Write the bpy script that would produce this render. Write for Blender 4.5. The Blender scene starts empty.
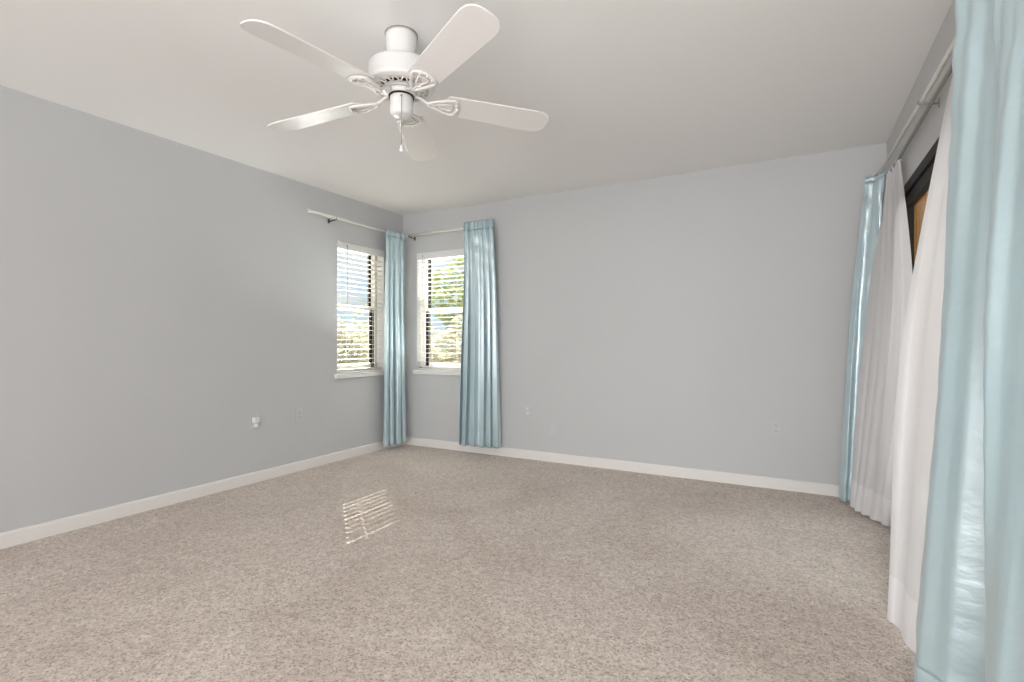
import bpy, math, random
from mathutils import Vector, Matrix

SC = bpy.context.scene
COL = SC.collection
PI = math.pi
R = math.radians

# ------------------------------------------------------------------ camera, sky, sun, lights, exposure
F_PX = 517.0
YAW = 0.49873
CAM_Z = 1.087
XL, YB, XR, H = -3.667, 4.298, 0.555, 2.44      # room planes
YR = -4.6                                        # wall behind the camera
WT = 0.20                                        # wall thickness
WTR = 0.055                                      # thin wall beside the patio

cd = bpy.data.cameras.new('camera')
cam = bpy.data.objects.new('camera', cd)
COL.objects.link(cam)
cam.location = (0, 0, CAM_Z)
cam.rotation_euler = (R(90), 0, YAW)
cd.sensor_width = 36.0
cd.lens = F_PX / 1024 * 36.0
cd.shift_y = 1.03 / 1024
cd.clip_start = 0.02
SC.camera = cam

SC.view_settings.view_transform = 'Standard'
SC.view_settings.look = 'None'
SC.view_settings.gamma = 1.0
SC.view_settings.exposure = -0.10
SC.view_settings.use_curve_mapping = False

w = bpy.data.worlds.new('sky')
SC.world = w
w.use_nodes = True
nt = w.node_tree
nt.nodes.clear()
wo = nt.nodes.new('ShaderNodeOutputWorld')
bg = nt.nodes.new('ShaderNodeBackground')
tc = nt.nodes.new('ShaderNodeTexCoord')
mp = nt.nodes.new('ShaderNodeMapping')
mp.inputs['Scale'].default_value = (2.2, 2.2, 7.0)
nz = nt.nodes.new('ShaderNodeTexNoise')
nz.inputs['Scale'].default_value = 2.0
nz.inputs['Detail'].default_value = 6.0
cr = nt.nodes.new('ShaderNodeValToRGB')
cr.color_ramp.elements[0].position = 0.44
cr.color_ramp.elements[0].color = (0.66, 0.83, 1.0, 1)
cr.color_ramp.elements[1].position = 0.56
cr.color_ramp.elements[1].color = (1.0, 1.0, 1.0, 1)
nt.links.new(tc.outputs['Generated'], mp.inputs['Vector'])
nt.links.new(mp.outputs['Vector'], nz.inputs['Vector'])
nt.links.new(nz.outputs['Fac'], cr.inputs['Fac'])
nt.links.new(cr.outputs['Color'], bg.inputs['Color'])
bg.inputs['Strength'].default_value = 1.0
nt.links.new(bg.outputs['Background'], wo.inputs['Surface'])

SUN_DIR = Vector((0.75 * math.cos(R(31)), -0.66 * math.cos(R(31)), -math.sin(R(31)))).normalized()
sd = bpy.data.lights.new('sun', 'SUN')
sun = bpy.data.objects.new('sun', sd)
COL.objects.link(sun)
sd.energy = 17.0
sd.angle = R(0.30)
sd.color = (1.0, 0.95, 0.87)
sun.rotation_euler = SUN_DIR.to_track_quat('-Z', 'Y').to_euler()
sun.location = (-8, 9, 8)


def area(name, loc, direction, sx, sy, power, color):
    l = bpy.data.lights.new(name, 'AREA')
    l.shape = 'RECTANGLE'
    l.size, l.size_y = sx, sy
    l.energy = power
    l.color = color
    o = bpy.data.objects.new(name, l)
    COL.objects.link(o)
    o.location = loc
    o.rotation_euler = Vector(direction).to_track_quat('-Z', 'Y').to_euler()
    return o


# area lamps added in an unseen opening behind the camera, one level, one tilted up
area('rear_fill_lamp', (-1.55, YR - 0.30, 1.45), (0, 1, 0.0), 3.7, 1.7, 76, (0.97, 0.985, 1.0))
area('rear_up_fill_lamp', (-1.55, YR - 0.45, 0.15), (0, 1, 1.1), 3.7, 0.9, 118, (0.98, 0.985, 1.0))
# lamps added low outside the corner windows, standing in for light off the ground
area('ground_fill_lamp', (XL - 1.45, 5.35, 0.28), (1, -1.0, 0.85), 1.2, 0.55, 420, (0.98, 1.0, 0.99))
area('ground_fill_lamp', (-2.75, YB + 1.40, 0.28), (-0.35, -1, 0.95), 1.0, 0.55, 330, (0.98, 1.0, 0.99))

# fill lamp added right behind the camera to brighten the near satin curtain
area('near_fill_lamp', (-0.15, -1.42, 1.15), (0, 1, 0.26), 1.15, 1.9, 69, (0.98, 0.99, 1.0))
# open sky over the patio, lighting the sliding door from outside
area('patio_sky_light', (XR + 3.6, 1.4, 1.7), (-1, 0.15, -0.05), 5.0, 2.4, 125, (1.0, 0.985, 0.975))

# ------------------------------------------------------------------ materials


def mat(name, color, rough=0.6, spec=0.3, metal=0.0, noise=None, bump=None, sheen=0.0, aniso=0.0):
    """noise=(scale, color2, lo, hi)  bump=(scale, strength, distance)"""
    m = bpy.data.materials.new(name)
    m.use_nodes = True
    n, l = m.node_tree.nodes, m.node_tree.links
    b = n['Principled BSDF']
    b.inputs['Base Color'].default_value = (*color, 1)
    b.inputs['Roughness'].default_value = rough
    b.inputs['Specular IOR Level'].default_value = spec
    b.inputs['Metallic'].default_value = metal
    if sheen:
        b.inputs['Sheen Weight'].default_value = sheen
        b.inputs['Sheen Roughness'].default_value = 0.4
    if aniso:
        b.inputs['Anisotropic'].default_value = aniso
    t = n.new('ShaderNodeTexCoord')
    if noise:
        x = n.new('ShaderNodeTexNoise')
        x.inputs['Scale'].default_value = noise[0]
        x.inputs['Detail'].default_value = 4
        r = n.new('ShaderNodeValToRGB')
        r.color_ramp.elements[0].position = noise[2]
        r.color_ramp.elements[0].color = (*color, 1)
        r.color_ramp.elements[1].position = noise[3]
        r.color_ramp.elements[1].color = (*noise[1], 1)
        l.new(t.outputs['Object'], x.inputs['Vector'])
        l.new(x.outputs['Fac'], r.inputs['Fac'])
        l.new(r.outputs['Color'], b.inputs['Base Color'])
    if bump:
        x = n.new('ShaderNodeTexNoise')
        x.inputs['Scale'].default_value = bump[0]
        x.inputs['Detail'].default_value = 3
        bp = n.new('ShaderNodeBump')
        bp.inputs['Strength'].default_value = bump[1]
        bp.inputs['Distance'].default_value = bump[2]
        l.new(t.outputs['Object'], x.inputs['Vector'])
        l.new(x.outputs['Fac'], bp.inputs['Height'])
        l.new(bp.outputs['Normal'], b.inputs['Normal'])
    return m


def lin(r, g, b):
    f = lambda c: ((c / 255 + 0.055) / 1.055) ** 2.4 if c > 10 else c / 255 / 12.92
    return (f(r), f(g), f(b))


M = {}
M['wall'] = mat('grey_wall_paint', (0.55, 0.552, 0.553), 0.55, 0.25, noise=(1.2, (0.565, 0.567, 0.568), 0.35, 0.65), bump=(90, 0.05, 0.004))
M['ceiling'] = mat('ceiling_paint', (0.89, 0.872, 0.858), 0.75, 0.2, bump=(60, 0.08, 0.004))
M['trim'] = mat('white_trim_paint', (0.80, 0.765, 0.73), 0.4, 0.35)
M['white'] = mat('white_vinyl', (0.78, 0.77, 0.75), 0.35, 0.4)
M['slat'] = mat('white_slat', (0.80, 0.77, 0.73), 0.4, 0.4)
M['fan'] = mat('fan_white_enamel', (0.80, 0.785, 0.77), 0.3, 0.45)
M['blade'] = mat('fan_blade_white', (0.80, 0.77, 0.75), 0.3, 0.45)
M['iron'] = mat('fan_iron_white', (0.82, 0.79, 0.76), 0.3, 0.5)
M['vent_dark'] = mat('vent_dark', (0.035, 0.022, 0.015), 0.7, 0.2)
M['bronze'] = mat('dark_bronze', (0.012, 0.009, 0.007), 0.55, 0.25)
M['dark'] = mat('dark_metal', (0.03, 0.028, 0.026), 0.4, 0.5)
M['rod'] = mat('cream_rod', (0.74, 0.72, 0.67), 0.35, 0.5)
M['rod_grey'] = mat('grey_rod', (0.30, 0.28, 0.25), 0.35, 0.5)
M['outlet'] = mat('outlet_painted', (0.57, 0.57, 0.565), 0.45, 0.35)
M['outlet_white'] = mat('outlet_white', (0.80, 0.79, 0.77), 0.35, 0.4)
M['slot'] = mat('outlet_slot', (0.05, 0.05, 0.05), 0.6)
M['soffit'] = mat('soffit_beige', (0.62, 0.55, 0.40), 0.7)
M['stucco'] = mat('stucco', (0.66, 0.62, 0.55), 0.8, 0.2, bump=(40, 0.4, 0.01))
M['lawn'] = mat('dry_lawn', (0.42, 0.38, 0.26), 0.9, 0.1, noise=(3.0, (0.56, 0.50, 0.40), 0.4, 0.65))
M['bark'] = mat('bark', (0.12, 0.10, 0.085), 0.85, 0.1, noise=(12, (0.22, 0.19, 0.16), 0.4, 0.6))
M['patio'] = mat('patio_slab', (0.35, 0.32, 0.28), 0.7, 0.2, noise=(10, (0.42, 0.39, 0.34), 0.4, 0.6))


def leaf_material(name, c0, c1):
    m = bpy.data.materials.new(name)
    m.use_nodes = True
    n, l = m.node_tree.nodes, m.node_tree.links
    n.clear()
    o = n.new('ShaderNodeOutputMaterial')
    t = n.new('ShaderNodeTexCoord')
    x = n.new('ShaderNodeTexNoise'); x.inputs['Scale'].default_value = 2.2
    r = n.new('ShaderNodeValToRGB')
    r.color_ramp.elements[0].position = 0.40; r.color_ramp.elements[0].color = (*c0, 1)
    r.color_ramp.elements[1].position = 0.62; r.color_ramp.elements[1].color = (*c1, 1)
    d = n.new('ShaderNodeBsdfDiffuse'); tl = n.new('ShaderNodeBsdfTranslucent')
    a = n.new('ShaderNodeMixShader'); a.inputs['Fac'].default_value = 0.5
    l.new(t.outputs['Object'], x.inputs['Vector']); l.new(x.outputs['Fac'], r.inputs['Fac'])
    l.new(r.outputs['Color'], d.inputs['Color']); l.new(r.outputs['Color'], tl.inputs['Color'])
    l.new(d.outputs['BSDF'], a.inputs[1]); l.new(tl.outputs['BSDF'], a.inputs[2])
    l.new(a.outputs['Shader'], o.inputs['Surface'])
    return m


M['leaf_pale'] = leaf_material('pale_leaf', (0.54, 0.54, 0.40), (0.65, 0.58, 0.49))
M['leaf_olive'] = leaf_material('olive_leaf', (0.48, 0.52, 0.32), (0.66, 0.62, 0.46))
M['leaf_green'] = leaf_material('green_leaf', (0.30, 0.38, 0.14), (0.52, 0.52, 0.24))


def carpet_material():
    m = bpy.data.materials.new('beige_speckled_carpet')
    m.use_nodes = True
    n, l = m.node_tree.nodes, m.node_tree.links
    b = n['Principled BSDF']
    b.inputs['Roughness'].default_value = 0.95
    b.inputs['Specular IOR Level'].default_value = 0.08
    b.inputs['Sheen Weight'].default_value = 0.15
    t = n.new('ShaderNodeTexCoord')
    vo = n.new('ShaderNodeTexVoronoi')
    vo.inputs['Scale'].default_value = 150
    r1 = n.new('ShaderNodeValToRGB')
    e = r1.color_ramp.elements
    e[0].position = 0.0
    e[0].color = (*lin(168, 153, 143), 1)
    e[1].position = 1.0
    e[1].color = (*lin(228, 216, 207), 1)
    k = e.new(0.16); k.color = (*lin(190, 176, 165), 1)
    k = e.new(0.34); k.color = (*lin(208, 194, 183), 1)
    k = e.new(0.72); k.color = (*lin(214, 202, 191), 1)
    sep = n.new('ShaderNodeSeparateColor')
    l.new(t.outputs['Object'], vo.inputs['Vector'])
    l.new(vo.outputs['Color'], sep.inputs['Color'])
    l.new(sep.outputs['Red'], r1.inputs['Fac'])
    # worn and stained areas
    n1 = n.new('ShaderNodeTexNoise')
    n1.inputs['Scale'].default_value = 1.6
    n1.inputs['Detail'].default_value = 5
    n1.inputs['Distortion'].default_value = 0.6
    l.new(t.outputs['Object'], n1.inputs['Vector'])
    r2 = n.new('ShaderNodeValToRGB')
    r2.color_ramp.elements[0].position = 0.34
    r2.color_ramp.elements[0].color = (0.89, 0.865, 0.85, 1)
    r2.color_ramp.elements[1].position = 0.56
    r2.color_ramp.elements[1].color = (1, 1, 1, 1)
    l.new(n1.outputs['Fac'], r2.inputs['Fac'])
    n2 = n.new('ShaderNodeTexNoise')
    n2.inputs['Scale'].default_value = 38
    n2.inputs['Detail'].default_value = 3
    l.new(t.outputs['Object'], n2.inputs['Vector'])
    r3 = n.new('ShaderNodeValToRGB')
    r3.color_ramp.elements[0].position = 0.35
    r3.color_ramp.elements[0].color = (0.88, 0.87, 0.86, 1)
    r3.color_ramp.elements[1].position = 0.6
    r3.color_ramp.elements[1].color = (1.04, 1.04, 1.04, 1)
    l.new(n2.outputs['Fac'], r3.inputs['Fac'])
    mx = n.new('ShaderNodeMixRGB'); mx.blend_type = 'MULTIPLY'; mx.inputs['Fac'].default_value = 1
    l.new(r1.outputs['Color'], mx.inputs['Color1'])
    l.new(r2.outputs['Color'], mx.inputs['Color2'])
    my = n.new('ShaderNodeMixRGB'); my.blend_type = 'MULTIPLY'; my.inputs['Fac'].default_value = 1
    l.new(mx.outputs['Color'], my.inputs['Color1'])
    l.new(r3.outputs['Color'], my.inputs['Color2'])
    l.new(my.outputs['Color'], b.inputs['Base Color'])
    bp = n.new('ShaderNodeBump')
    bp.inputs['Strength'].default_value = 0.22
    bp.inputs['Distance'].default_value = 0.004
    l.new(sep.outputs['Green'], bp.inputs['Height'])
    l.new(bp.outputs['Normal'], b.inputs['Normal'])
    return m


M['carpet'] = carpet_material()


def glass_material():
    m = bpy.data.materials.new('window_glass')
    m.use_nodes = True
    n, l = m.node_tree.nodes, m.node_tree.links
    n.clear()
    o = n.new('ShaderNodeOutputMaterial')
    tr = n.new('ShaderNodeBsdfTransparent')
    tr.inputs['Color'].default_value = (0.95, 0.97, 0.96, 1)
    gl = n.new('ShaderNodeBsdfGlossy')
    gl.inputs['Roughness'].default_value = 0.02
    fr = n.new('ShaderNodeFresnel')
    ge = n.new('ShaderNodeNewGeometry')
    mr = n.new('ShaderNodeMapRange')                 # the pane is thin: both faces reflect alike
    mr.inputs['To Min'].default_value = 1.45
    mr.inputs['To Max'].default_value = 1 / 1.45
    l.new(ge.outputs['Backfacing'], mr.inputs['Value'])
    l.new(mr.outputs['Result'], fr.inputs['IOR'])
    mx = n.new('ShaderNodeMixShader')
    l.new(fr.outputs['Fac'], mx.inputs['Fac'])
    l.new(tr.outputs['BSDF'], mx.inputs[1])
    l.new(gl.outputs['BSDF'], mx.inputs[2])
    l.new(mx.outputs['Shader'], o.inputs['Surface'])
    return m


M['glass'] = glass_material()


def sheer_material(name, color, see, trans):
    m = bpy.data.materials.new(name)
    m.use_nodes = True
    n, l = m.node_tree.nodes, m.node_tree.links
    n.clear()
    o = n.new('ShaderNodeOutputMaterial')
    t = n.new('ShaderNodeTexCoord')
    mp_ = n.new('ShaderNodeMapping')
    mp_.inputs['Scale'].default_value = (1, 1, 0.08)
    x = n.new('ShaderNodeTexNoise')
    x.inputs['Scale'].default_value = 120
    bp = n.new('ShaderNodeBump')
    bp.inputs['Strength'].default_value = 0.1
    bp.inputs['Distance'].default_value = 0.002
    l.new(t.outputs['Object'], mp_.inputs['Vector'])
    l.new(mp_.outputs['Vector'], x.inputs['Vector'])
    l.new(x.outputs['Fac'], bp.inputs['Height'])
    d = n.new('ShaderNodeBsdfDiffuse'); d.inputs['Color'].default_value = (*color, 1)
    tl = n.new('ShaderNodeBsdfTranslucent'); tl.inputs['Color'].default_value = (*color, 1)
    tp = n.new('ShaderNodeBsdfTransparent')
    l.new(bp.outputs['Normal'], d.inputs['Normal'])
    a = n.new('ShaderNodeMixShader'); a.inputs['Fac'].default_value = trans
    b = n.new('ShaderNodeMixShader'); b.inputs['Fac'].default_value = see
    l.new(d.outputs['BSDF'], a.inputs[1]); l.new(tl.outputs['BSDF'], a.inputs[2])
    l.new(a.outputs['Shader'], b.inputs[1]); l.new(tp.outputs['BSDF'], b.inputs[2])
    l.new(b.outputs['Shader'], o.inputs['Surface'])
    return m


M['sheer'] = sheer_material('white_sheer', (0.92, 0.895, 0.90), 0.12, 0.30)
M['sheer_hem'] = sheer_material('white_sheer_hem', (0.93, 0.905, 0.915), 0.04, 0.24)


def satin_material():
    m = bpy.data.materials.new('aqua_satin')
    m.use_nodes = True
    n, l = m.node_tree.nodes, m.node_tree.links
    b = n['Principled BSDF']
    b.inputs['Base Color'].default_value = (*lin(164, 189, 195), 1)
    b.inputs['Roughness'].default_value = 0.5
    b.inputs['Sheen Weight'].default_value = 0.25
    gl = n.new('ShaderNodeBsdfGlossy'); gl.inputs['Color'].default_value = (0.86, 0.93, 0.96, 1); gl.inputs['Roughness'].default_value = 0.35
    ms = n.new('ShaderNodeMixShader'); ms.inputs['Fac'].default_value = 0.34
    l.new(b.outputs['BSDF'], ms.inputs[1]); l.new(gl.outputs['BSDF'], ms.inputs[2])
    l.new(ms.outputs['Shader'], n['Material Output'].inputs['Surface'])
    t = n.new('ShaderNodeTexCoord')
    mp_ = n.new('ShaderNodeMapping'); mp_.inputs['Scale'].default_value = (1, 1, 2.0)
    x = n.new('ShaderNodeTexNoise'); x.inputs['Scale'].default_value = 16; x.inputs['Detail'].default_value = 3
    bp = n.new('ShaderNodeBump'); bp.inputs['Strength'].default_value = 0.20; bp.inputs['Distance'].default_value = 0.012
    l.new(t.outputs['Object'], mp_.inputs['Vector']); l.new(mp_.outputs['Vector'], x.inputs['Vector'])
    l.new(x.outputs['Fac'], bp.inputs['Height']); l.new(bp.outputs['Normal'], b.inputs['Normal']); l.new(bp.outputs['Normal'], gl.inputs['Normal'])
    return m


M['satin'] = satin_material()


def wood_material():
    m = bpy.data.materials.new('warm_wood_boards')
    m.use_nodes = True
    n, l = m.node_tree.nodes, m.node_tree.links
    b = n['Principled BSDF']
    b.inputs['Roughness'].default_value = 0.5
    t = n.new('ShaderNodeTexCoord')
    mp_ = n.new('ShaderNodeMapping')
    mp_.inputs['Scale'].default_value = (8, 8, 0.6)
    x = n.new('ShaderNodeTexNoise')
    x.inputs['Scale'].default_value = 3
    x.inputs['Detail'].default_value = 6
    r = n.new('ShaderNodeValToRGB')
    r.color_ramp.elements[0].position = 0.35
    r.color_ramp.elements[0].color = (0.42, 0.18, 0.03, 1)
    r.color_ramp.elements[1].position = 0.68
    r.color_ramp.elements[1].color = (0.64, 0.32, 0.07, 1)
    l.new(t.outputs['Object'], mp_.inputs['Vector'])
    l.new(mp_.outputs['Vector'], x.inputs['Vector'])
    l.new(x.outputs['Fac'], r.inputs['Fac'])
    l.new(r.outputs['Color'], b.inputs['Base Color'])
    return m


M['wood'] = wood_material()

# ------------------------------------------------------------------ mesh helpers


class MB:
    """collects geometry in world coordinates; build() makes ONE object with its origin at `origin`"""

    def __init__(self):
        self.v, self.f, self.smooth = [], [], []

    def add(self, verts, faces, smooth=False):
        o = len(self.v)
        self.v += [Vector(p) for p in verts]
        self.f += [tuple(o + i for i in f) for f in faces]
        self.smooth += [smooth] * len(faces)

    def box(self, a, b):
        x0, y0, z0 = [min(a[i], b[i]) for i in range(3)]
        x1, y1, z1 = [max(a[i], b[i]) for i in range(3)]
        self.add([(x0, y0, z0), (x1, y0, z0), (x1, y1, z0), (x0, y1, z0), (x0, y0, z1), (x1, y0, z1), (x1, y1, z1), (x0, y1, z1)],
                 [(3, 2, 1, 0), (4, 5, 6, 7), (0, 1, 5, 4), (1, 2, 6, 5), (2, 3, 7, 6), (3, 0, 4, 7)])
        return self

    def cbox(self, c, s, mtx=None):
        hx, hy, hz = s[0] / 2, s[1] / 2, s[2] / 2
        vs = [Vector((sx * hx, sy * hy, sz * hz)) for sz in (-1, 1) for sx, sy in ((-1, -1), (1, -1), (1, 1), (-1, 1))]
        if mtx:
            vs = [mtx @ p for p in vs]
        self.add([p + Vector(c) for p in vs], [(3, 2, 1, 0), (4, 5, 6, 7), (0, 1, 5, 4), (1, 2, 6, 5), (2, 3, 7, 6), (3, 0, 4, 7)])
        return self

    def prism(self, outline, z0, z1, tf=None, smooth=False):
        """outline: ccw list of (x, y)"""
        n = len(outline)
        vs = [Vector((x, y, z0)) for x, y in outline] + [Vector((x, y, z1)) for x, y in outline]
        if tf:
            vs = [tf(p) for p in vs]
        fs = [tuple(reversed(range(n))), tuple(range(n, 2 * n))]
        fs += [(i, (i + 1) % n, n + (i + 1) % n, n + i) for i in range(n)]
        self.add(vs, fs, smooth)
        return self

    def lathe(self, prof, c=(0, 0, 0), seg=48, tf=None, cap=True):
        """prof: list of (r, z)"""
        vs, fs = [], []
        for r, z in prof:
            for k in range(seg):
                a = 2 * PI * k / seg
                p = Vector((r * math.cos(a), r * math.sin(a), z))
                vs.append((tf(p) if tf else p) + Vector(c))
        for i in range(len(prof) - 1):
            for k in range(seg):
                k2 = (k + 1) % seg
                fs.append((i * seg + k, i * seg + k2, (i + 1) * seg + k2, (i + 1) * seg + k))
        if cap:
            fs.append(tuple(reversed(range(seg))))
            fs.append(tuple(range((len(prof) - 1) * seg, len(prof) * seg)))
        self.add(vs, fs, True)
        return self

    def tube(self, pts, r, seg=12, closed=False, squash=None):
        pts = [Vector(p) for p in pts]
        n = len(pts)
        rs = r if isinstance(r, (list, tuple)) else [r] * n
        vs, fs = [], []
        up0 = Vector((0, 0, 1))
        for i, p in enumerate(pts):
            if closed:
                t = pts[(i + 1) % n] - pts[i - 1]
            else:
                t = pts[min(i + 1, n - 1)] - pts[max(i - 1, 0)]
            t.normalize()
            up = up0 if abs(t.z) < 0.95 else Vector((1, 0, 0))
            s = t.cross(up).normalized()
            u = s.cross(t).normalized()
            for k in range(seg):
                a = 2 * PI * k / seg
                q = squash or (1, 1)
                vs.append(p + s * (math.cos(a) * rs[i] * q[0]) + u * (math.sin(a) * rs[i] * q[1]))
        m = n if closed else n - 1
        for i in range(m):
            j = (i + 1) % n
            for k in range(seg):
                k2 = (k + 1) % seg
                fs.append((i * seg + k, i * seg + k2, j * seg + k2, j * seg + k))
        if not closed:
            fs.append(tuple(reversed(range(seg))))
            fs.append(tuple(range((n - 1) * seg, n * seg)))
        self.add(vs, fs, True)
        return self

    def ball(self, c, r, seg=16, rings=10, sc=(1, 1, 1)):
        prof = [(max(1e-4, r * math.sin(PI * i / rings)), -r * math.cos(PI * i / rings)) for i in range(rings + 1)]
        self.lathe(prof, c, seg, tf=lambda p: Vector((p.x * sc[0], p.y * sc[1], p.z * sc[2])))
        return self

    def build(self, name, material, parent=None, origin=None, bevel=0.0, solid=0.0):
        o0 = Vector(origin) if origin is not None else (parent.matrix_world.translation.copy() if parent else Vector((0, 0, 0)))
        if parent is not None and origin is None:
            o0 = world_loc(parent)
        me = bpy.data.meshes.new(name)
        me.from_pydata([tuple(p - o0) for p in self.v], [], self.f)
        me.polygons.foreach_set('use_smooth', self.smooth)
        me.materials.append(material)
        me.update()
        o = bpy.data.objects.new(name, me)
        COL.objects.link(o)
        if parent is not None:
            o.parent = parent
            o.location = o0 - world_loc(parent)
        else:
            o.location = o0
        if bevel:
            b = o.modifiers.new('bevel', 'BEVEL')
            b.width = bevel
            b.segments = 2
            b.limit_method = 'ANGLE'
        if solid:
            s = o.modifiers.new('solid', 'SOLIDIFY')
            s.thickness = solid
            s.offset = 0
        return o


def world_loc(o):
    p = o.location.copy()
    while o.parent:
        o = o.parent
        p = p + o.location
    return p


def tag(o, label=None, cat=None, group=None, kind=None):
    if label: o['label'] = label
    if cat: o['category'] = cat
    if group: o['group'] = group
    if kind: o['kind'] = kind
    return o


def thing(name, loc, label=None, cat=None, group=None, kind=None):
    o = bpy.data.objects.new(name, None)
    o.empty_display_size = 0.1
    COL.objects.link(o)
    o.location = loc
    return tag(o, label, cat, group, kind)


def struct(name, mb, m, label, cat, bevel=0.0):
    xs = [p.x for p in mb.v]; ys = [p.y for p in mb.v]; zs = [p.z for p in mb.v]
    o = mb.build(name, m, None, ((min(xs) + max(xs)) / 2, (min(ys) + max(ys)) / 2, min(zs)), bevel)
    return tag(o, label, cat, None, 'structure')


# ------------------------------------------------------------------ room shell
LW = (3.385, 4.005)       # left window, y range
BW = (-3.482, -2.862)     # back window, x range
WZ = (0.79, 2.02)         # window z range
DY = (1.25, 3.74)         # sliding door, y range
DZ = 1.975

b = MB(); b.box((XL - WT, YR - WT, -0.12), (XR + WT, YB + WT, 0))
struct('floor', b, M['carpet'], 'beige speckled wall to wall carpet with faint worn stains', 'floor')
b = MB(); b.box((XL - WT, YR - WT, H), (XR + WT, YB + WT, H + 0.15))
struct('ceiling', b, M['ceiling'], 'plain warm white painted ceiling above the fan', 'ceiling')


def wall_hole(axis, plane, out, a0, a1, holes):
    """wall slab on one plane with rectangular holes (a0,a1,z0,z1)"""
    m = MB()

    def bx(u0, u1, z0, z1):
        if u1 - u0 < 1e-4 or z1 - z0 < 1e-4:
            return
        if axis == 'x':
            m.box((plane, u0, z0), (plane + out, u1, z1))
        else:
            m.box((u0, plane, z0), (u1, plane + out, z1))
    cur = a0
    for h0, h1, z0, z1 in holes:
        bx(cur, h0, 0, H)
        bx(h0, h1, 0, z0)
        bx(h0, h1, z1, H)
        cur = h1
    bx(cur, a1, 0, H)
    return m


struct('wall_left', wall_hole('x', XL, -WT, YR - WT, YB + WT, [(*LW, *WZ)]), M['wall'],
       'long light grey wall on the left with one window near the corner', 'wall')
struct('wall_back', wall_hole('y', YB, WT, XL, XR, [(*BW, *WZ)]), M['wall'],
       'light grey far wall facing the camera with a window at its left end', 'wall')
struct('wall_right', wall_hole('x', XR, WTR, YR - WT, YB + WT, [(*DY, 0, DZ)]), M['wall'],
       'grey wall on the right above and around the curtained sliding door', 'wall')
struct('wall_rear', wall_hole('y', YR, -WT, XL, XR, [(-3.5, 0.4, 0.0, 2.36)]), M['wall'],
       'grey wall behind the camera with a wide opening added for the fill lamps', 'wall')  # opening added so the rear lamps reach the room evenly


struct('wall_lamp_stub', wall_hole('y', -1.35, -0.1, -1.1, XR, [(-0.85, 0.45, 0.0, 2.12)]), M['wall'],
       'unseen short grey wall added behind the camera around a fill lamp', 'wall')  # unseen wall stub added as a surround for the lamp near the camera


def baseboard(name, p0, p1, nrm, label):
    m = MB()
    h, t = 0.082, 0.013
    p0, p1, n_ = Vector((*p0, 0)), Vector((*p1, 0)), Vector((*nrm, 0))
    prof = [(0, 0), (t, 0), (t, h - 0.012), (t * 0.7, h - 0.003), (t * 0.35, h), (0, h)]
    vs = [p + n_ * a + Vector((0, 0, z)) for p in (p0, p1) for a, z in prof]
    k = len(prof)
    fs = [tuple(range(k)), tuple(reversed(range(k, 2 * k)))] + [(i, k + i, k + (i + 1) % k, (i + 1) % k) for i in range(k)]
    m.add(vs, fs)
    struct(name, m, M['trim'], label, 'baseboard')


baseboard('baseboard_left', (XL, YR), (XL, YB), (1, 0), 'white baseboard along the left wall')
baseboard('baseboard_back', (XL, YB), (XR, YB), (0, -1), 'white baseboard along the far wall')
baseboard('baseboard_right', (XR, 3.82), (XR, YB), (-1, 0), 'white baseboard on the right wall beside the sliding door')


# ------------------------------------------------------------------ windows and blinds
def make_window(name, tf, wid, label):
    """local frame: u across the opening 0..wid, d depth outwards from the wall face, z up"""
    z0, z1 = WZ
    o = thing(name, tf(wid / 2, 0.1, z0), label, 'window', None, 'structure')

    def bx(m, u0, u1, d0, d1, za, zb):
        m.box(tf(u0, d0, za), tf(u1, d1, zb))
        return m
    m = MB()
    bx(m, 0, 0.045, 0.085, 0.17, z0, z1); bx(m, wid - 0.045, wid, 0.085, 0.17, z0, z1)
    bx(m, 0.045, wid - 0.045, 0.085, 0.17, z1 - 0.05, z1); bx(m, 0.045, wid - 0.045, 0.085, 0.17, z0, z0 + 0.045)
    m.build('frame', M['white'], o, bevel=0.003)
    # plastered return of the recess
    m = MB()
    bx(m, -0.0005, 0.006, 0.0, 0.085, z0, z1); bx(m, wid - 0.006, wid + 0.0005, 0.0, 0.085, z0, z1)
    bx(m, 0.006, wid - 0.006, 0.0, 0.085, z1 - 0.006, z1 + 0.0005)
    m.build('jamb_lining', M['white'], o)
    zm = 1.415
    # upper sash (outer), lower sash (inner)
    s = MB()
    bx(s, 0.045, 0.067, 0.135, 0.16, zm, z1 - 0.05); bx(s, wid - 0.067, wid - 0.045, 0.135, 0.16, zm, z1 - 0.05)
    us = s.build('upper_sash', M['bronze'], o, bevel=0.002)
    tag(us, 'dark bronze edge of the upper pane')
    g = MB(); bx(g, 0.067, wid - 0.067, 0.146, 0.150, zm, z1 - 0.05); g.build('glass', M['glass'], us)
    s = MB()
    bx(s, 0.045, 0.085, 0.095, 0.125, z0 + 0.045, zm); bx(s, wid - 0.085, wid - 0.045, 0.095, 0.125, z0 + 0.045, zm)
    ls = s.build('lower_sash', M['bronze'], o, bevel=0.002)
    tag(ls, 'dark bronze edge of the lower pane')
    g = MB(); bx(g, 0.085, wid - 0.085, 0.108, 0.112, z0 + 0.045, zm); g.build('glass', M['glass'], ls)
    m = MB(); bx(m, 0.045, wid - 0.045, 0.095, 0.16, zm - 0.01, zm + 0.032); m.build('meeting_rail', M['white'], o, bevel=0.003)
    m = MB(); bx(m, 0.085, wid - 0.085, 0.095, 0.125, z0 + 0.045, z0 + 0.075); m.build('bottom_rail', M['white'], ls, bevel=0.002)
    m = MB(); bx(m, -0.03, wid + 0.03, -0.03, 0.0, z0 - 0.038, z0 + 0.004); bx(m, 0, wid, 0.0, 0.085, z0 - 0.004, z0 + 0.004)
    m.build('sill', M['white'], o, bevel=0.004)
    return o


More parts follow.
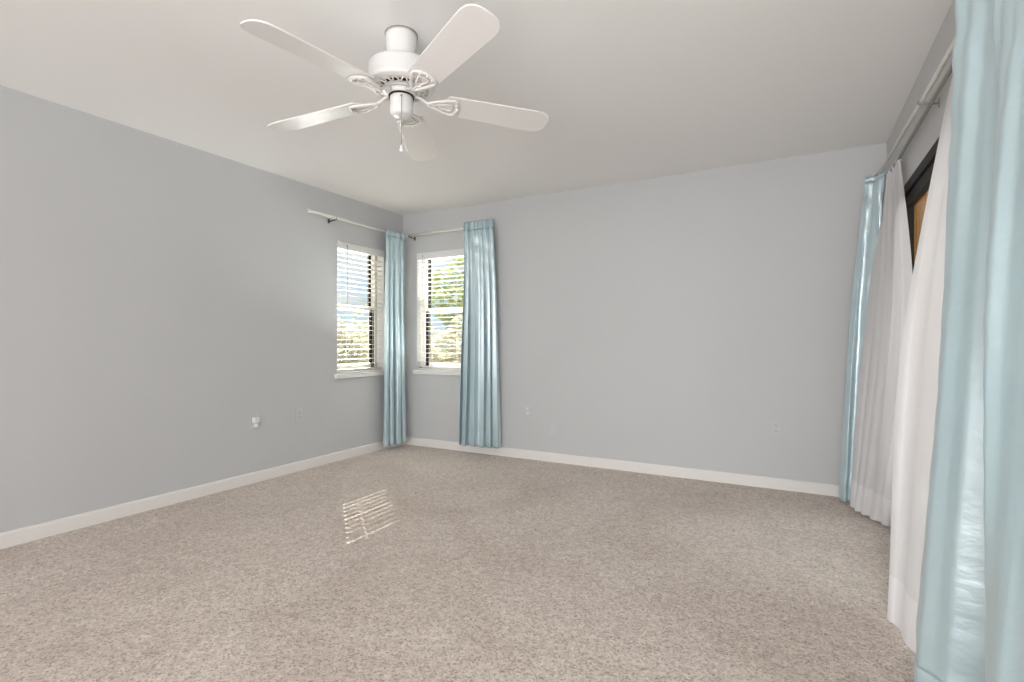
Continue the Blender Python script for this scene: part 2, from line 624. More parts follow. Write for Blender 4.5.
def make_blind(tf, wid, label, wand_u, wand_len, cord_u, seed, near_gap):
    rnd = random.Random(seed)
    z0, z1 = WZ
    g = 0.008
    o = thing('window_blind', tf(wid / 2, 0.04, z1 - 0.06), label, 'window blind', 'white slatted blinds in the two corner windows')
    m = MB()                                  # valance with its two returns
    m.box(tf(g, -0.012, z1 - 0.072), tf(wid - g, -0.002, z1 - 0.006))
    m.box(tf(g, -0.002, z1 - 0.072), tf(g + 0.008, 0.06, z1 - 0.006)); m.box(tf(wid - g - 0.008, -0.002, z1 - 0.072), tf(wid - g, 0.06, z1 - 0.006))
    m.build('valance', M['white'], o, bevel=0.003)
    m = MB(); m.box(tf(g + 0.01, 0.008, z1 - 0.058), tf(wid - g - 0.01, 0.062, z1 - 0.01)); m.build('headrail', M['white'], o)
    m = MB()
    pitch = 0.0465
    zb = z0 + 0.041
    n = int((z1 - 0.085 - zb) / pitch) + 1
    ga, gb = g + near_gap, wid - g
    for i in range(n):
        z = zb + i * pitch
        t = R(rnd.uniform(-3.0, 3.2))                      # outer edge a little raised
        tilt2 = R(rnd.uniform(-0.15, 0.15))
        hw = 0.0254

        def piece(ua, ub, d0, d1):
            vs = []
            for u in (ua, ub):
                for d, tt in ((d0, -0.0013), (d1, -0.0013), (d1, 0.0013), (d0, 0.0013)):
                    vs.append(tf(u, 0.037 + d * math.cos(t), z + d * math.sin(t) + tt + (u - wid / 2) * math.sin(tilt2)))
            m.add(vs, [(0, 1, 2, 3), (7, 6, 5, 4), (0, 4, 5, 1), (1, 5, 6, 2), (2, 6, 7, 3), (3, 7, 4, 0)])
        cur = ga
        for h in (ga + 0.145, gb - 0.145):                 # cord holes
            piece(cur, h - 0.006, -hw, hw)
            piece(h - 0.006, h + 0.006, -hw, -0.008)
            piece(h - 0.006, h + 0.006, 0.008, hw)
            cur = h + 0.006
        piece(cur, gb, -hw, hw)
    m.build('slats', M['slat'], o)
    m = MB(); m.box(tf(g, 0.014, z0 + 0.0045), tf(wid - g, 0.060, z0 + 0.024)); m.build('bottom_rail', M['slat'], o, bevel=0.004)
    for u in (g + near_gap + 0.145, wid - g - 0.145):
        m = MB()
        for d in (0.0105, 0.0635):
            m.tube([tf(u, d, z0 + 0.028), tf(u, d, z1 - 0.06)], 0.0011, 6)
        m.build('ladder_cord', M['slat'], o)
    m = MB()
    m.tube([tf(wand_u, -0.018, z1 - 0.05), tf(wand_u, -0.020, z1 - 0.08), tf(wand_u, -0.018, z1 - 0.06 - wand_len)], 0.0042, 8)
    wd = m.build('tilt_wand', M['slat'] if seed != 5 else M['outlet'], o)
    m = MB(); m.tube([tf(wand_u, -0.010, z1 - 0.030), tf(wand_u, -0.018, z1 - 0.034), tf(wand_u, -0.018, z1 - 0.056)], 0.004, 8)
    m.build('hook', M['rod_grey'], wd)
    m = MB(); m.tube([tf(cord_u, -0.016, z1 - 0.06), tf(cord_u, -0.016, z0 + 0.35)], 0.0012, 6)
    m.tube([tf(cord_u, -0.016, z0 + 0.36), tf(cord_u, -0.016, z0 + 0.32)], [0.003, 0.007], 10)
    m.build('pull_cord', M['slat'], o)
    return o


tfL = lambda u, d, z: Vector((XL - d, LW[0] + u, z))
tfB = lambda u, d, z: Vector((BW[0] + u, YB + d, z))
make_window('window_1', tfL, LW[1] - LW[0], 'white framed single hung window in the left wall near the corner')
make_window('window_2', tfB, BW[1] - BW[0], 'white framed single hung window in the far wall near the corner')
make_blind(tfL, LW[1] - LW[0], 'white slatted blind in the left wall window, grey tilt wand hanging', 0.11, 0.56, 0.52, 5, 0.024)
make_blind(tfB, BW[1] - BW[0], 'white slatted blind in the far wall window, half covered by a teal curtain', 0.09, 0.50, 0.50, 9, 0.0)


# ------------------------------------------------------------------ sliding door and patio
do = thing('door_1', (XR + 0.1, (DY[0] + DY[1]) / 2, 0), 'dark bronze sliding glass door behind the white sheer curtains', 'door', None, 'structure')
m = MB()
m.box((XR - 0.004, DY[0], 0.0), (XR + 0.05, DY[0] + 0.05, DZ)); m.box((XR - 0.004, DY[1] - 0.05, 0.0), (XR + 0.05, DY[1], DZ))
m.box((XR - 0.004, DY[0] + 0.05, DZ - 0.055), (XR + 0.05, DY[1] - 0.05, DZ))
m.build('frame', M['bronze'], do, bevel=0.003)
m = MB(); m.box((XR - 0.01, DY[0] + 0.05, 0.0), (XR + 0.10, DY[1] - 0.05, 0.022))
for x in (0.012, 0.055):
    m.box((XR + x, DY[0] + 0.05, 0.022), (XR + x + 0.008, DY[1] - 0.05, 0.032))
m.build('threshold', M['bronze'], do)
ymid = (DY[0] + DY[1]) / 2
for (ya, yb_, xo) in ((DY[0] + 0.05, ymid + 0.03, 0.046), (ymid - 0.03, DY[1] - 0.05, 0.010)):
    m = MB()
    x0, x1 = XR + xo, XR + xo + 0.030
    zt = DZ - 0.055
    m.box((x0, ya, 0.034), (x1, ya + 0.055, zt)); m.box((x0, yb_ - 0.055, 0.034), (x1, yb_, zt))
    m.box((x0, ya + 0.055, zt - 0.070), (x1, yb_ - 0.055, zt)); m.box((x0, ya + 0.055, 0.034), (x1, yb_ - 0.055, 0.11))
    p = m.build('sliding_panel', M['bronze'], do, bevel=0.002)
    m = MB(); m.box((x0 + 0.020, ya + 0.055, 0.11), (x0 + 0.026, yb_ - 0.055, zt - 0.070)); m.build('glass', M['glass'], p)

m = MB(); m.box((XR + WT, -1.0, -0.12), (XR + WT + 2.6, 6.0, -0.02))
struct('patio_floor', m, M['patio'], 'pale slab floor of the covered patio beyond the sliding door', 'floor')
m = MB()
xx = XR + WTR + 0.002
while xx < XR + WT + 2.3:                     # vertical tongue and groove boards
    m.box((xx, 5.20, -0.02), (xx + 0.134, 5.24, 2.6))
    m.box((xx + 0.134, 5.21, -0.02), (xx + 0.14, 5.24, 2.6))
    xx += 0.14
struct('patio_wall', m, M['wood'], 'warm brown wooden board wall seen through the sliding door gap', 'wall')


# ------------------------------------------------------------------ curtains
def poly(pts, s):
    """point on a polyline at 0..1 of its length"""
    L = [math.dist(pts[i], pts[i + 1]) for i in range(len(pts) - 1)]
    tot = sum(L)
    d = s * tot
    for i, l in enumerate(L):
        if d <= l or i == len(L) - 1:
            k = d / l if l else 0
            return tuple(pts[i][j] + (pts[i + 1][j] - pts[i][j]) * k for j in range(2))
        d -= l


def smooth_poly(pts, n=60, it=6):
    q = [poly(pts, i / (n - 1)) for i in range(n)]
    for _ in range(it):
        q = [q[0]] + [tuple((q[i - 1][j] + 2 * q[i][j] + q[i + 1][j]) / 4 for j in range(2)) for i in range(1, n - 1)] + [q[-1]]
    return q


def sstep(a, b, x):
    t = min(1, max(0, (x - a) / (b - a)))
    return t * t * (3 - 2 * t)


def drape(keys, zt, zb, folds, a_top, a_bot, seed, nu=240, nv=110, gather=0.0, z_rod=0.0, side=1, sharp=0.35, wrinkle=0.0):
    """keys: [(v, polyline in plan)] from top (v=0) to bottom (v=1); returns rows of cloth points"""
    rnd = random.Random(seed)
    kv = [k[0] for k in keys]
    kp = [smooth_poly(k[1], nu + 1) for k in keys]
    ph = [rnd.uniform(-0.5, 0.5) for _ in range(8)]
    fa = [rnd.uniform(0.6, 1.3) for _ in range(folds + 3)]
    grid = []
    for j in range(nv + 1):
        v = j / nv
        k = max(i for i in range(len(kv) - 1) if kv[i] <= v + 1e-9)
        t = (v - kv[k]) / (kv[k + 1] - kv[k])

        def at(i):
            p1, p2 = kp[k][i], kp[k + 1][i]
            h = kv[k + 1] - kv[k]
            m1 = [(p2[c] - kp[k - 1][i][c]) / (kv[k + 1] - kv[k - 1]) * h if k else p2[c] - p1[c] for c in (0, 1)]
            m2 = [(kp[k + 2][i][c] - p1[c]) / (kv[k + 2] - kv[k]) * h if k + 2 < len(kv) else p2[c] - p1[c] for c in (0, 1)]
            a, b_, c_, d_ = 2 * t**3 - 3 * t * t + 1, t**3 - 2 * t * t + t, -2 * t**3 + 3 * t * t, t**3 - t * t
            return [a * p1[c] + b_ * m1[c] + c_ * p2[c] + d_ * m2[c] for c in (0, 1)]
        base = [at(i) for i in range(nu + 1)]
        row = []
        for i in range(nu + 1):
            u = i / nu
            px, py = base[i]
            q0, q1 = base[max(0, i - 3)], base[min(nu, i + 3)]
            tx, ty = q1[0] - q0[0], q1[1] - q0[1]
            l = math.hypot(tx, ty) or 1
            tx, ty = tx / l, ty / l
            nx, ny = -ty * side, tx * side
            g = u + 0.035 * math.sin(2 * PI * (1.3 * u + ph[0])) + 0.012 * math.sin(3.1 * v + 5 * u + ph[1] * 6) * v
            p = folds * g
            kk = int(max(0, min(len(fa) - 1, math.floor(p + 0.5))))
            f0 = fa[kk]
            w_ = math.sin(2 * PI * p)
            w_ = (1 - sharp) * w_ + sharp * (2 * abs(math.sin(PI * p)) ** 0.8 - 1) * 0.9
            A = (a_top + (a_bot - a_top) * sstep(0.0, 0.75, v)) * (f0 if folds > 3 else 1)
            d = A * w_
            d += 0.25 * A * math.sin(2 * PI * (2.0 * p + ph[2]) + 2 * v) * (1 - 0.5 * v)
            d += 0.004 * math.sin(9 * v + 13 * u + ph[3] * 9) * v
            if wrinkle:
                d += wrinkle * (math.sin(26 * v + 9 * u * (1 + v) + ph[6] * 9) * math.sin(61 * v - 17 * u + ph[7] * 9)
                                * (0.3 + sstep(0.85, 1.0, v) + 0.8 * (1 - sstep(0.05, 0.35, v)))
                                + 0.6 * math.sin(3.2 * v + 21 * u + ph[2] * 5))
            lat = -0.30 * A * math.sin(4 * PI * p)
            z = zt + (zb - zt) * v
            if gather:
                q = math.exp(-((z - z_rod) / 0.10) ** 2) if z < z_rod else 1.0
                d += gather * q * math.sin(2 * PI * p * 2.6 + ph[4] * 6)
                if z > z_rod:
                    z += 0.006 * math.sin(2 * PI * p * 2.6 + ph[5])
            row.append(Vector((px + nx * d + tx * lat, py + ny * d + ty * lat, z)))
        grid.append(row)
    return grid


def cloth(grid, r0, r1):
    m = MB()
    rows = grid[r0:r1 + 1]
    n = len(rows[0])
    vs = [p for r in rows for p in r]
    fs = [(i * n + k, i * n + k + 1, (i + 1) * n + k + 1, (i + 1) * n + k) for i in range(len(rows) - 1) for k in range(n - 1)]
    m.add(vs, fs, True)
    return m


def curtain(name, label, cat, group, grid, mp_, mh, head_rows, hem_rows, solid):
    nv = len(grid) - 1
    mid = grid[nv][len(grid[nv]) // 2]
    o = thing(name, (mid.x, mid.y, mid.z), label, cat, group)
    if head_rows:
        cloth(grid, 0, head_rows).build('header', mp_, o, solid=solid)
    cloth(grid, head_rows, nv - hem_rows).build('panel', mp_, o, solid=solid)
    if hem_rows:
        cloth(grid, nv - hem_rows, nv).build('hem', mh, o, solid=solid * 1.15)
    return o


RZ = 2.195        # corner rods
# left window curtain, pushed into the corner
yo = XL + 0.085
grid = drape([(0, [(yo + 0.022, 3.93), (yo + 0.028, 4.06), (yo + 0.03, 4.19)]), (0.35, [(yo + 0.01, 3.915), (yo + 0.02, 4.05), (yo + 0.02, 4.195)]),
              (1, [(yo - 0.005, 3.91), (yo + 0.03, 4.04), (yo + 0.03, 4.205)])],
             RZ + 0.018, 0.045, 4, 0.012, 0.036, 3, nu=200, gather=0.006, z_rod=RZ - 0.02, side=-1, wrinkle=0.003)
curtain('window_curtain', 'aqua satin curtain hanging in the room corner between the two windows', 'curtain', 'aqua satin curtains',
        grid, M['satin'], M['satin'], 3, 0, 0.0016)
# far wall window curtain
xo = YB - 0.085
grid = drape([(0, [(-2.81, xo - 0.03), (-2.66, xo - 0.032), (-2.49, xo - 0.026)]), (0.3, [(-2.81, xo - 0.03), (-2.66, xo - 0.035), (-2.46, xo - 0.005)]),
              (1, [(-2.86, xo - 0.03), (-2.66, xo - 0.04), (-2.43, xo + 0.01)])],
             RZ + 0.052, 0.085, 5, 0.014, 0.044, 11, nu=260, gather=0.009, z_rod=RZ, side=1, wrinkle=0.003)
curtain('window_curtain', 'aqua satin curtain with gathered header on the far wall right of the window', 'curtain', 'aqua satin curtains',
        grid, M['satin'], M['satin'], 4, 0, 0.0016)

# right wall: two rods, sheers inside, satin outside
ROUT = [Vector((0.478, 4.05, 2.160)), Vector((0.494, 2.85, 2.143)), Vector((0.497, 2.2, 2.135)), Vector((0.50, 1.0, 2.13))]
RIN = [Vector((0.526, 4.14, 2.130)), Vector((0.526, 1.0, 2.124))]
# far satin
grid = drape([(0, [(0.415, 4.12), (0.455, 4.06), (0.488, 4.02), (0.492, 3.95)]), (0.45, [(0.325, 4.12), (0.385, 4.08), (0.45, 4.06), (0.47, 4.10)]),
              (1, [(0.262, 4.13), (0.335, 4.10), (0.39, 4.10), (0.44, 4.16)])],
             2.172, 0.02, 2, 0.014, 0.020, 21, nu=160, gather=0.006, z_rod=2.160, side=-1, wrinkle=0.004)
curtain('door_curtain', 'narrow bunched aqua satin curtain at the far end of the sliding door rod', 'curtain', 'aqua satin curtains',
        grid, M['satin'], M['satin'], 2, 0, 0.0016)
# far sheer
grid = drape([(0, [(0.512, 4.13), (0.522, 3.85), (0.524, 3.60)]), (0.38, [(0.42, 4.06), (0.46, 3.82), (0.50, 3.55), (0.512, 3.22)]),
              (0.7, [(0.365, 4.04), (0.41, 3.82), (0.46, 3.62), (0.50, 3.32)]),
              (1, [(0.325, 4.03), (0.385, 3.86), (0.44, 3.74), (0.50, 3.66)])],
             2.145, 0.018, 5, 0.006, 0.018, 31, nu=220, gather=0.004, z_rod=2.130, side=-1, sharp=0.1)
curtain('sheer_curtain', 'far white sheer curtain panel beside the dark door frame', 'curtain', 'white sheer door curtains',
        grid, M['sheer'], M['sheer_hem'], 2, 9, 0.0)
# near sheer
grid = drape([(0, [(0.526, 2.43), (0.526, 2.1), (0.526, 1.8), (0.526, 1.5)]), (0.42, [(0.389, 2.43), (0.45, 2.2), (0.50, 1.95), (0.51, 1.5)]),
              (0.7, [(0.345, 2.44), (0.40, 2.24), (0.50, 1.98), (0.51, 1.5)]), (1, [(0.325, 2.45), (0.37, 2.22), (0.48, 2.0), (0.51, 1.5)])],
             2.145, 0.02, 6, 0.006, 0.012, 37, nu=260, gather=0.004, z_rod=2.124, side=-1, sharp=0.1)
curtain('sheer_curtain', 'near white sheer curtain panel half hidden behind the large aqua satin curtain', 'curtain', 'white sheer door curtains',
        grid, M['sheer'], M['sheer_hem'], 2, 9, 0.0)
# near satin, in deep folds
grid = drape([(0, [(0.462, 2.10), (0.446, 2.06), (0.436, 2.02), (0.434, 1.985), (0.452, 1.96), (0.458, 1.925), (0.486, 1.905), (0.500, 1.87), (0.486, 1.82), (0.450, 1.775), (0.440, 1.74), (0.462, 1.715), (0.468, 1.68), (0.488, 1.655), (0.49, 1.6), (0.46, 1.5), (0.455, 1.44), (0.485, 1.38), (0.48, 1.2), (0.48, 1.12)]),
              (0.5, [(0.425, 2.08), (0.402, 2.02), (0.386, 1.95), (0.382, 1.895), (0.408, 1.865), (0.420, 1.83), (0.470, 1.80), (0.492, 1.76), (0.455, 1.69), (0.402, 1.63), (0.392, 1.59), (0.422, 1.565), (0.432, 1.53), (0.460, 1.50), (0.465, 1.44), (0.43, 1.37), (0.41, 1.32), (0.455, 1.27), (0.45, 1.2), (0.46, 1.08)]),
              (1, [(0.365, 2.10), (0.340, 2.03), (0.318, 1.95), (0.310, 1.89), (0.342, 1.86), (0.362, 1.825), (0.440, 1.80), (0.485, 1.76), (0.440, 1.66), (0.368, 1.53), (0.355, 1.46), (0.385, 1.43), (0.398, 1.39), (0.445, 1.36), (0.45, 1.30), (0.40, 1.24), (0.37, 1.19), (0.42, 1.14), (0.43, 1.08), (0.44, 1.02)])],
             2.170, 0.016, 3, 0.002, 0.003, 45, nu=320, nv=160, gather=0.005, z_rod=2.135, side=-1, wrinkle=0.004)
curtain('door_curtain', 'large pale aqua satin curtain filling the right edge of the picture', 'curtain', 'aqua satin curtains',
        grid, M['satin'], M['satin'], 4, 9, 0.0018)


# ------------------------------------------------------------------ curtain rods
def rod(name, label, pts, r, wallpt, brackets, mrod, mbr, caps, group):
    o = thing(name, pts[0], label, 'curtain rod', group)
    m = MB(); m.tube(pts, r, 16); m.build('tube', mrod, o)
    for i in caps:
        p = pts[i]
        q = (pts[i] - pts[1 if i == 0 else -2]).normalized()
        m = MB(); m.tube([p - q * 0.002, p + q * 0.006, p + q * 0.022, p + q * 0.028], [r * 1.02, r * 1.12, r * 1.12, r * 0.9], 16)
        m.build('end_cap', mrod, o)
    for p in brackets:
        w_ = wallpt(p)
        d = (p - w_)
        m = MB()
        d.z = 0
        un = d.normalized()
        dn = Vector((0, 0, -r - 0.003))
        m.tube([w_ + Vector((0, 0, -0.022)), p + dn - un * 0.012 + Vector((0, 0, -0.004)), p + dn], 0.0042, 10)
        m.tube([p + dn - un * (r + 0.003), p + dn, p + dn + un * (r + 0.003), p + un * (r + 0.004)], 0.0042, 8)
        pl = w_ + Vector((0, 0, -0.02)) + un * 0.001
        t = Vector((-un.y, un.x, 0))
        m.box(pl - t * 0.009 - Vector((0, 0, 0.018)), pl + t * 0.009 + Vector((0, 0, 0.018)) + un * 0.003)
        m.build('bracket', mbr, o)
    return o


rod('curtain_rod', 'white curtain rod above the left wall window', [Vector((XL + 0.085, 3.015, RZ - 0.004)), Vector((XL + 0.085, 4.19, RZ))], 0.0125,
    lambda p: Vector((XL, p.y, p.z)), [Vector((XL + 0.085, 3.29, RZ - 0.003)), Vector((XL + 0.085, 4.06, RZ))], M['rod'], M['dark'], (0,), 'white rods over the corner windows')
rod('curtain_rod', 'white curtain rod above the far wall window', [Vector((-3.53, YB - 0.085, RZ)), Vector((-2.535, YB - 0.085, RZ + 0.004))], 0.0125,
    lambda p: Vector((p.x, YB, p.z)), [Vector((-3.505, YB - 0.085, RZ)), Vector((-2.66, YB - 0.085, RZ))], M['rod'], M['dark'], (0, 1), 'white rods over the corner windows')
rod('curtain_rod', 'cream outer curtain rod above the sliding door', ROUT, 0.009,
    lambda p: Vector((XR, p.y, p.z)), [ROUT[0] + Vector((0.001, -0.03, 0)), ROUT[1].copy()], M['rod'], M['rod_grey'], (0,), None)
rod('curtain_rod', 'thin dark grey inner curtain rod carrying the sheers at the sliding door', RIN, 0.0085,
    lambda p: Vector((XR, p.y, p.z)), [], M['rod_grey'], M['dark'], (0,), None)


# ------------------------------------------------------------------ ceiling fan
FC = Vector((-1.517, 1.767, 0))
BZ = 2.158
fan = thing('ceiling_fan', (FC.x, FC.y, H), 'white five blade ceiling fan with vented motor and pull chain', 'ceiling fan')
m = MB(); m.lathe([(0.060, 2.336), (0.062, 2.346), (0.0655, 2.380), (0.0680, 2.425), (0.0685, H - 0.004)], FC)
m.build('canopy', M['fan'], fan)
m = MB(); m.lathe([(0.0715, H - 0.004), (0.0715, H)], FC); m.build('canopy_ring', M['rod_grey'], fan)
m = MB(); m.lathe([(0.050, 2.300), (0.050, 2.338)], FC); m.build('neck', M['vent_dark'], fan)
m = MB(); m.lathe([(0.05, 2.305), (0.118, 2.304), (0.132, 2.300), (0.140, 2.292), (0.143, 2.280), (0.1435, 2.228), (0.1465, 2.222), (0.1465, 2.212),
                   (0.142, 2.206), (0.130, 2.203)][::-1], FC, 72)
m.build('motor_housing', M['fan'], fan)
m = MB(); m.lathe([(0.128, 2.2055), (0.060, 2.2000)][::-1], FC, 64); m.build('motor_core', M['vent_dark'], fan)
# vented ring: zig-zag ribs over the dark core
m = MB()
NV = 17
m.lathe([(0.134, 2.204), (0.122, 2.198), (0.118, 2.199), (0.130, 2.206)], FC, 64, cap=False)
m.lathe([(0.086, 2.192), (0.070, 2.188), (0.060, 2.190), (0.080, 2.200)], FC, 64, cap=False)
for k in range(NV):
    for sg in (-1, 1):
        a0 = 2 * PI * (k + 0.5) / NV
        a1 = 2 * PI * (k + 0.5 + 0.38 * sg) / NV
        p0 = FC + Vector((0.083 * math.cos(a0), 0.083 * math.sin(a0), 2.1935))
        p1 = FC + Vector((0.121 * math.cos(a1), 0.121 * math.sin(a1), 2.1995))
        m.tube([p0, p1], [0.0046, 0.0028], 6)
m.build('vent_grille', M['iron'], fan)
m = MB(); m.lathe([(0.060, 2.192), (0.064, 2.186), (0.064, 2.174), (0.057, 2.169)][::-1], FC); m.build('flywheel', M['fan'], fan)
m = MB(); m.lathe([(0.056, 2.172), (0.056, 2.163)][::-1], FC); m.build('dark_ring', M['vent_dark'], fan)
m = MB(); m.lathe([(0.046, 2.170), (0.0495, 2.162), (0.0495, 2.118), (0.0500, 2.114), (0.0500, 2.100), (0.046, 2.088), (0.040, 2.082), (0.020, 2.079)][::-1], FC)
sh = m.build('switch_housing', M['fan'], fan)
# the pull chain hangs on the side facing the camera
cdir = Vector((-FC.x, -FC.y, 0)).normalized()
c0 = FC + cdir * 0.049
m = MB()
m.tube([c0 + Vector((0, 0, 2.150)), c0 + cdir * 0.006 + Vector((0, 0, 2.147)), c0 + cdir * 0.008 + Vector((0, 0, 2.13)), c0 + cdir * 0.008 + Vector((0, 0, 1.930))], 0.0016, 8)
m.ball(c0 + Vector((0, 0, 2.151)), 0.005, 12, 8)
ch = m.build('pull_chain', M['rod_grey'], fan)
m = MB(); e = c0 + cdir * 0.008
m.lathe([(0.002, 1.936), (0.0045, 1.930), (0.006, 1.922), (0.010, 1.908), (0.009, 1.904)][::-1], Vector((e.x, e.y, 0)), 16)
m.build('chain_pull', M['fan'], ch)


def blade_outline():
    r0, r1, w0, w1 = 0.205, 0.690, 0.066, 0.078
    pts = []
    for i in range(9):                                         # root arc
        t = -1 + 2 * i / 8
        pts.append((r0 - 0.018 * (1 - t * t), -t * w0))
    L = 0.085                                                  # rounded tip
    for i in range(25):
        a = -PI / 2 + PI * i / 24
        ca, sa = max(0.0, math.cos(a)), math.sin(a)
        pts.append((r1 - L + L * ca ** 0.72, w1 * math.copysign(abs(sa) ** 0.72, sa)))
    return pts


PITCH = R(-11)
ANG0 = R(-97)
DROOP = [0.9, -2.6, 2.0, 3.0, 5.0]              # the blades hang a little unevenly
for k in range(5):
    rot = Matrix.Rotation(ANG0 + k * 2 * PI / 5, 4, 'Z')
    pit = Matrix.Rotation(PITCH, 4, 'X')
    dr = math.tan(R(DROOP[k]))
    BO = Vector((FC.x, FC.y, BZ))

    def tf(p, rot=rot, pit=pit, dr=dr, BO=BO):
        q = pit @ Vector(p)
        q.z -= dr * max(0, q.x - 0.1)
        return rot @ q + BO
    m = MB(); m.prism(blade_outline(), 0.000, 0.007, tf)
    bl = m.build('blade', M['blade'], fan, origin=tuple(BO), bevel=0.002)
    # blade iron: arm, open harp shaped loop, plate with screws under the blade
    m = MB()
    m.tube([rot @ Vector((0.060, 0, 0.020)) + BO, rot @ Vector((0.085, 0, 0.012)) + BO, tf((0.110, 0, -0.002)), tf((0.128, 0, -0.007))], [0.011, 0.010, 0.009, 0.010], 10, squash=(1.2, 0.6))
    half = [(0.118, 0.006), (0.140, 0.018), (0.165, 0.030), (0.190, 0.041), (0.212, 0.049), (0.228, 0.050), (0.238, 0.042), (0.246, 0.025), (0.250, 0.008)]
    loop = [tf((x, y, -0.006)) for x, y in half] + [tf((x, -y, -0.006)) for x, y in half[::-1]]
    m.tube(loop, 0.0068, 8, closed=True, squash=(1.25, 0.9))
    inner = [(0.150, 0.004), (0.185, 0.014), (0.214, 0.022), (0.222, 0.018), (0.224, 0.006)]
    m.tube([tf((x, y, -0.006)) for x, y in inner] + [tf((x, -y, -0.006)) for x, y in inner[::-1]], 0.0040, 8, closed=True)
    m.tube([tf((0.120, 0, -0.006)), tf((0.155, 0, -0.006))], 0.0050, 8)
    for yv in (-0.028, 0, 0.028):
        m.ball(tf((0.240 if yv else 0.249, yv, -0.012)), 0.0055, 10, 6)
    m.build('blade_iron', M['iron'], fan, origin=tuple(BO))


# ------------------------------------------------------------------ outlets
def plate_tf(axis, u, z):
    if axis == 'L':
        return lambda a, d, c: Vector((XL + d, u + a, z + c))
    return lambda a, d, c: Vector((u + a, YB - d, z + c))


def outlet(name, label, axis, u, z, kind, mplate):
    tf = plate_tf(axis, u, z)
    o = thing(name, tf(0, 0, 0), label, 'wall outlet', None)
    m = MB(); m.box(tf(-0.035, 0, -0.057), tf(0.035, 0.005, 0.057)); m.build('cover_plate', mplate, o, bevel=0.002)
    if kind in ('duplex', 'plugged'):
        for s in (-1, 1):
            m = MB()
            out = [(0.0165 * math.cos(t), 0.0145 * math.sin(t)) for t in [2 * PI * i / 20 for i in range(20)]]
            vs = [tf(x, 0.005, s * 0.0195 + y) for x, y in out] + [tf(x, 0.0075, s * 0.0195 + y) for x, y in out]
            n = 20
            m.add(vs, [tuple(range(n)), tuple(range(n, 2 * n))] + [(i, (i + 1) % n, n + (i + 1) % n, n + i) for i in range(n)])
            f = m.build('receptacle', mplate, o)
            m = MB()
            for x in (-0.006, 0.006):
                m.box(tf(x - 0.001, 0.0072, s * 0.0195 - 0.003), tf(x + 0.001, 0.0079, s * 0.0195 + 0.006))
            m.box(tf(-0.002, 0.0072, s * 0.0195 - 0.009), tf(0.002, 0.0079, s * 0.0195 - 0.005))
            m.build('slots', M['slot'], f)
    if kind == 'plugged':
        m = MB()
        m.box(tf(-0.024, 0.006, -0.004), tf(0.024, 0.040, 0.040))
        p = m.build('plug_in_night_light', M['outlet_white'], o, bevel=0.006)
        m = MB(); m.box(tf(-0.016, 0.010, -0.040), tf(0.016, 0.034, -0.010)); m.build('lower_body', M['outlet_white'], o, bevel=0.008)
    if kind == 'jacks':
        for s in (-1, 1):
            m = MB()
            pts = [tf(0, 0.004, s * 0.0215), tf(0, 0.008, s * 0.0215), tf(0, 0.018, s * 0.0215)]
            m.tube(pts, [0.0115, 0.0105, 0.009], 14)
            m.build('jack', M['outlet_white'], o)
    if kind == 'blank':
        for s in (-1, 1):
            m = MB(); m.ball(tf(0, 0.005, s * 0.041), 0.004, 10, 6); m.build('screw', M['rod_grey'], o)
        m = MB(); m.box(tf(-0.008, 0.005, -0.010), tf(0.008, 0.008, 0.010)); m.build('jack', M['outlet'], o)
    return o


outlet('wall_outlet', 'wall outlet with a white adapter plugged in, low on the left wall', 'L', 2.559, 0.468, 'plugged', M['outlet'])
outlet('wall_outlet', 'grey painted duplex outlet low on the left wall, between the adapter and the window', 'L', 2.973, 0.471, 'duplex', M['outlet'])
outlet('wall_jack', 'grey wall plate with two white jacks, right of the far teal curtain', 'B', -2.171, 0.445, 'jacks', M['outlet'])
outlet('wall_jack', 'grey painted jack plate lower on the far wall, right of the two white jacks', 'B', -1.907, 0.29, 'blank', M['outlet'])
outlet('wall_outlet', 'duplex outlet on the far wall near the sliding door curtains', 'B', -0.114, 0.45, 'duplex', M['outlet'])


# ------------------------------------------------------------------ outside: eaves, ground, shrubs and trees
m = MB(); m.box((XL - WT - 1.0, YR - 1, 2.27), (XL - WT, YB + WT + 1.0, 2.43))
struct('trim_1', m, M['soffit'], 'beige roof eave outside the left wall window', 'eave')
m = MB(); m.box((XL - WT, YB + WT, 2.27), (XR + WT + 2.4, YB + WT + 1.0, 2.43))
struct('trim_2', m, M['soffit'], 'beige roof eave outside the far wall window', 'eave')
m = MB(); m.box((-60, -10, -0.32), (XR + WT, 60, -0.22))
struct('ground', m, M['lawn'], 'pale dry lawn outside the corner windows', 'ground')


def foliage(rnd, c, rx, ry, rz, n, size, hollow=0.35):
    m = MB()
    for _ in range(n):
        while True:
            p = Vector((rnd.uniform(-1, 1), rnd.uniform(-1, 1), rnd.uniform(-1, 1)))
            if hollow < p.length < 1:
                break
        bump = 1 + 0.22 * math.sin(5 * p.x + 3 * p.y) * math.cos(4 * p.z + 2 * p.x)
        q = Vector((c[0] + p.x * rx * bump, c[1] + p.y * ry * bump, c[2] + p.z * rz * bump))
        mt = Matrix.Rotation(rnd.uniform(0, 2 * PI), 3, 'Z') @ Matrix.Rotation(rnd.uniform(-1.2, 1.2), 3, 'X')
        s = size * rnd.uniform(0.6, 1.3)
        m.add([q + mt @ Vector(v) for v in ((-s, 0, 0), (0, -s * 0.45, 0.15 * s), (s, 0, 0), (0, s * 0.45, 0.15 * s))], [(0, 1, 2, 3)])
    return m


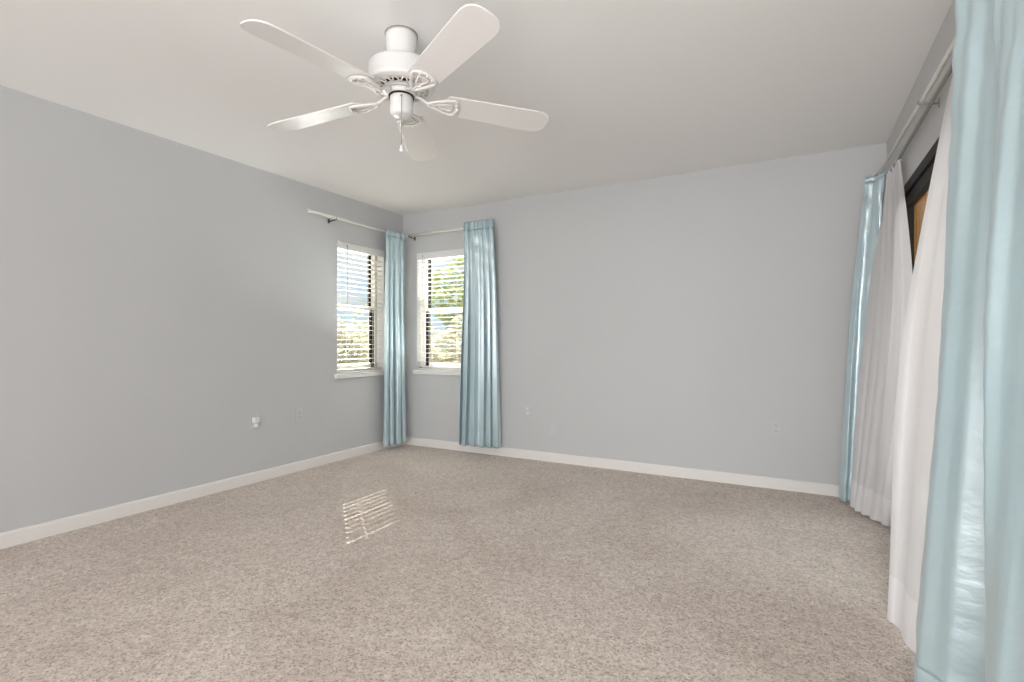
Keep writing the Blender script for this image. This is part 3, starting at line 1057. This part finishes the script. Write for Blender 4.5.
def shrub(loc, rx, rz, n, mt, label, seed, group='pale shrubs outside the windows'):
    rnd = random.Random(seed)
    o = thing('garden_shrub', loc, label, 'shrub', group)
    foliage(rnd, (loc[0], loc[1], loc[2] + rz * 0.95), rx, rx, rz, n, 0.11).build('foliage', mt, o)
    m = MB()
    for k in range(5):
        a = rnd.uniform(0, 2 * PI)
        m.tube([Vector(loc), Vector(loc) + Vector((math.cos(a) * rx * 0.3, math.sin(a) * rx * 0.3, rz * 0.6)), Vector(loc) + Vector((math.cos(a) * rx * 0.6, math.sin(a) * rx * 0.6, rz * 1.3))], [0.03, 0.022, 0.01], 7)
    m.build('stem', M['bark'], o)
    return o


def tree(loc, trunk_h, cr_, n, mt, label, seed, leaf=0.16, bare=False):
    rnd = random.Random(seed)
    L0 = Vector(loc)
    o = thing('garden_tree', loc, label, 'tree', 'trees outside the windows')
    m = MB()
    m.tube([L0, L0 + Vector((0.1, 0.05, trunk_h * 0.5)), L0 + Vector((0.0, 0.0, trunk_h))], [0.17, 0.14, 0.10], 12)
    for k in range(12):
        a = rnd.uniform(0, 2 * PI); s = L0 + Vector((0, 0, trunk_h * rnd.uniform(0.6, 1)))
        d = Vector((math.cos(a), math.sin(a), rnd.uniform(0.2, 1.1)))
        e = s + d * cr_ * rnd.uniform(0.6, 0.95)
        m.tube([s, s + d * cr_ * 0.3 + Vector((0, 0, 0.1)), e], [0.06, 0.035, 0.012], 7)
        for _ in range(3):
            f = s.lerp(e, rnd.uniform(0.4, 0.9))
            m.tube([f, f + Vector((rnd.uniform(-1, 1), rnd.uniform(-1, 1), rnd.uniform(-0.2, 0.8))) * cr_ * 0.35], [0.018, 0.006], 6)
    m.build('trunk', M['bark'], o)
    foliage(rnd, (loc[0], loc[1], loc[2] + trunk_h + cr_ * 0.35), cr_, cr_, cr_ * 0.85, n, leaf, 0.2).build('foliage', mt, o)
    return o


GZ = -0.22
# seen through the left window
shrub((-10.6, 9.4, GZ), 1.15, 1.05, 1700, M['leaf_pale'], 'pale shrub at the near left of the garden outside the left window', 101)
shrub((-11.0, 12.6, GZ), 1.2, 1.12, 1800, M['leaf_olive'], 'olive shrub at the right of the garden outside the left window', 102)
shrub((-14.8, 13.6, GZ), 1.6, 1.15, 2000, M['leaf_pale'], 'broad pale shrub at the back of the garden outside the left window', 103)
tree((-20.0, 21.0, GZ), 1.2, 1.7, 500, M['leaf_olive'], 'distant sparse tree with bare twigs outside the left window', 105)
# seen through the far window
shrub((-6.2, 8.8, GZ), 0.9, 0.72, 1500, M['leaf_pale'], 'low pale shrub nearest the far wall window', 111)
shrub((-7.4, 11.5, GZ), 1.15, 0.98, 1800, M['leaf_pale'], 'pale shrub further out beyond the far wall window', 112)
shrub((-9.0, 14.9, GZ), 1.2, 1.10, 2000, M['leaf_pale'], 'pale shrub left of the others beyond the far wall window', 113)
tree((-11.4, 18.4, GZ), 2.0, 2.4, 3600, M['leaf_green'], 'leafy yellow green tree filling the upper pane of the far wall window', 114, leaf=0.16)
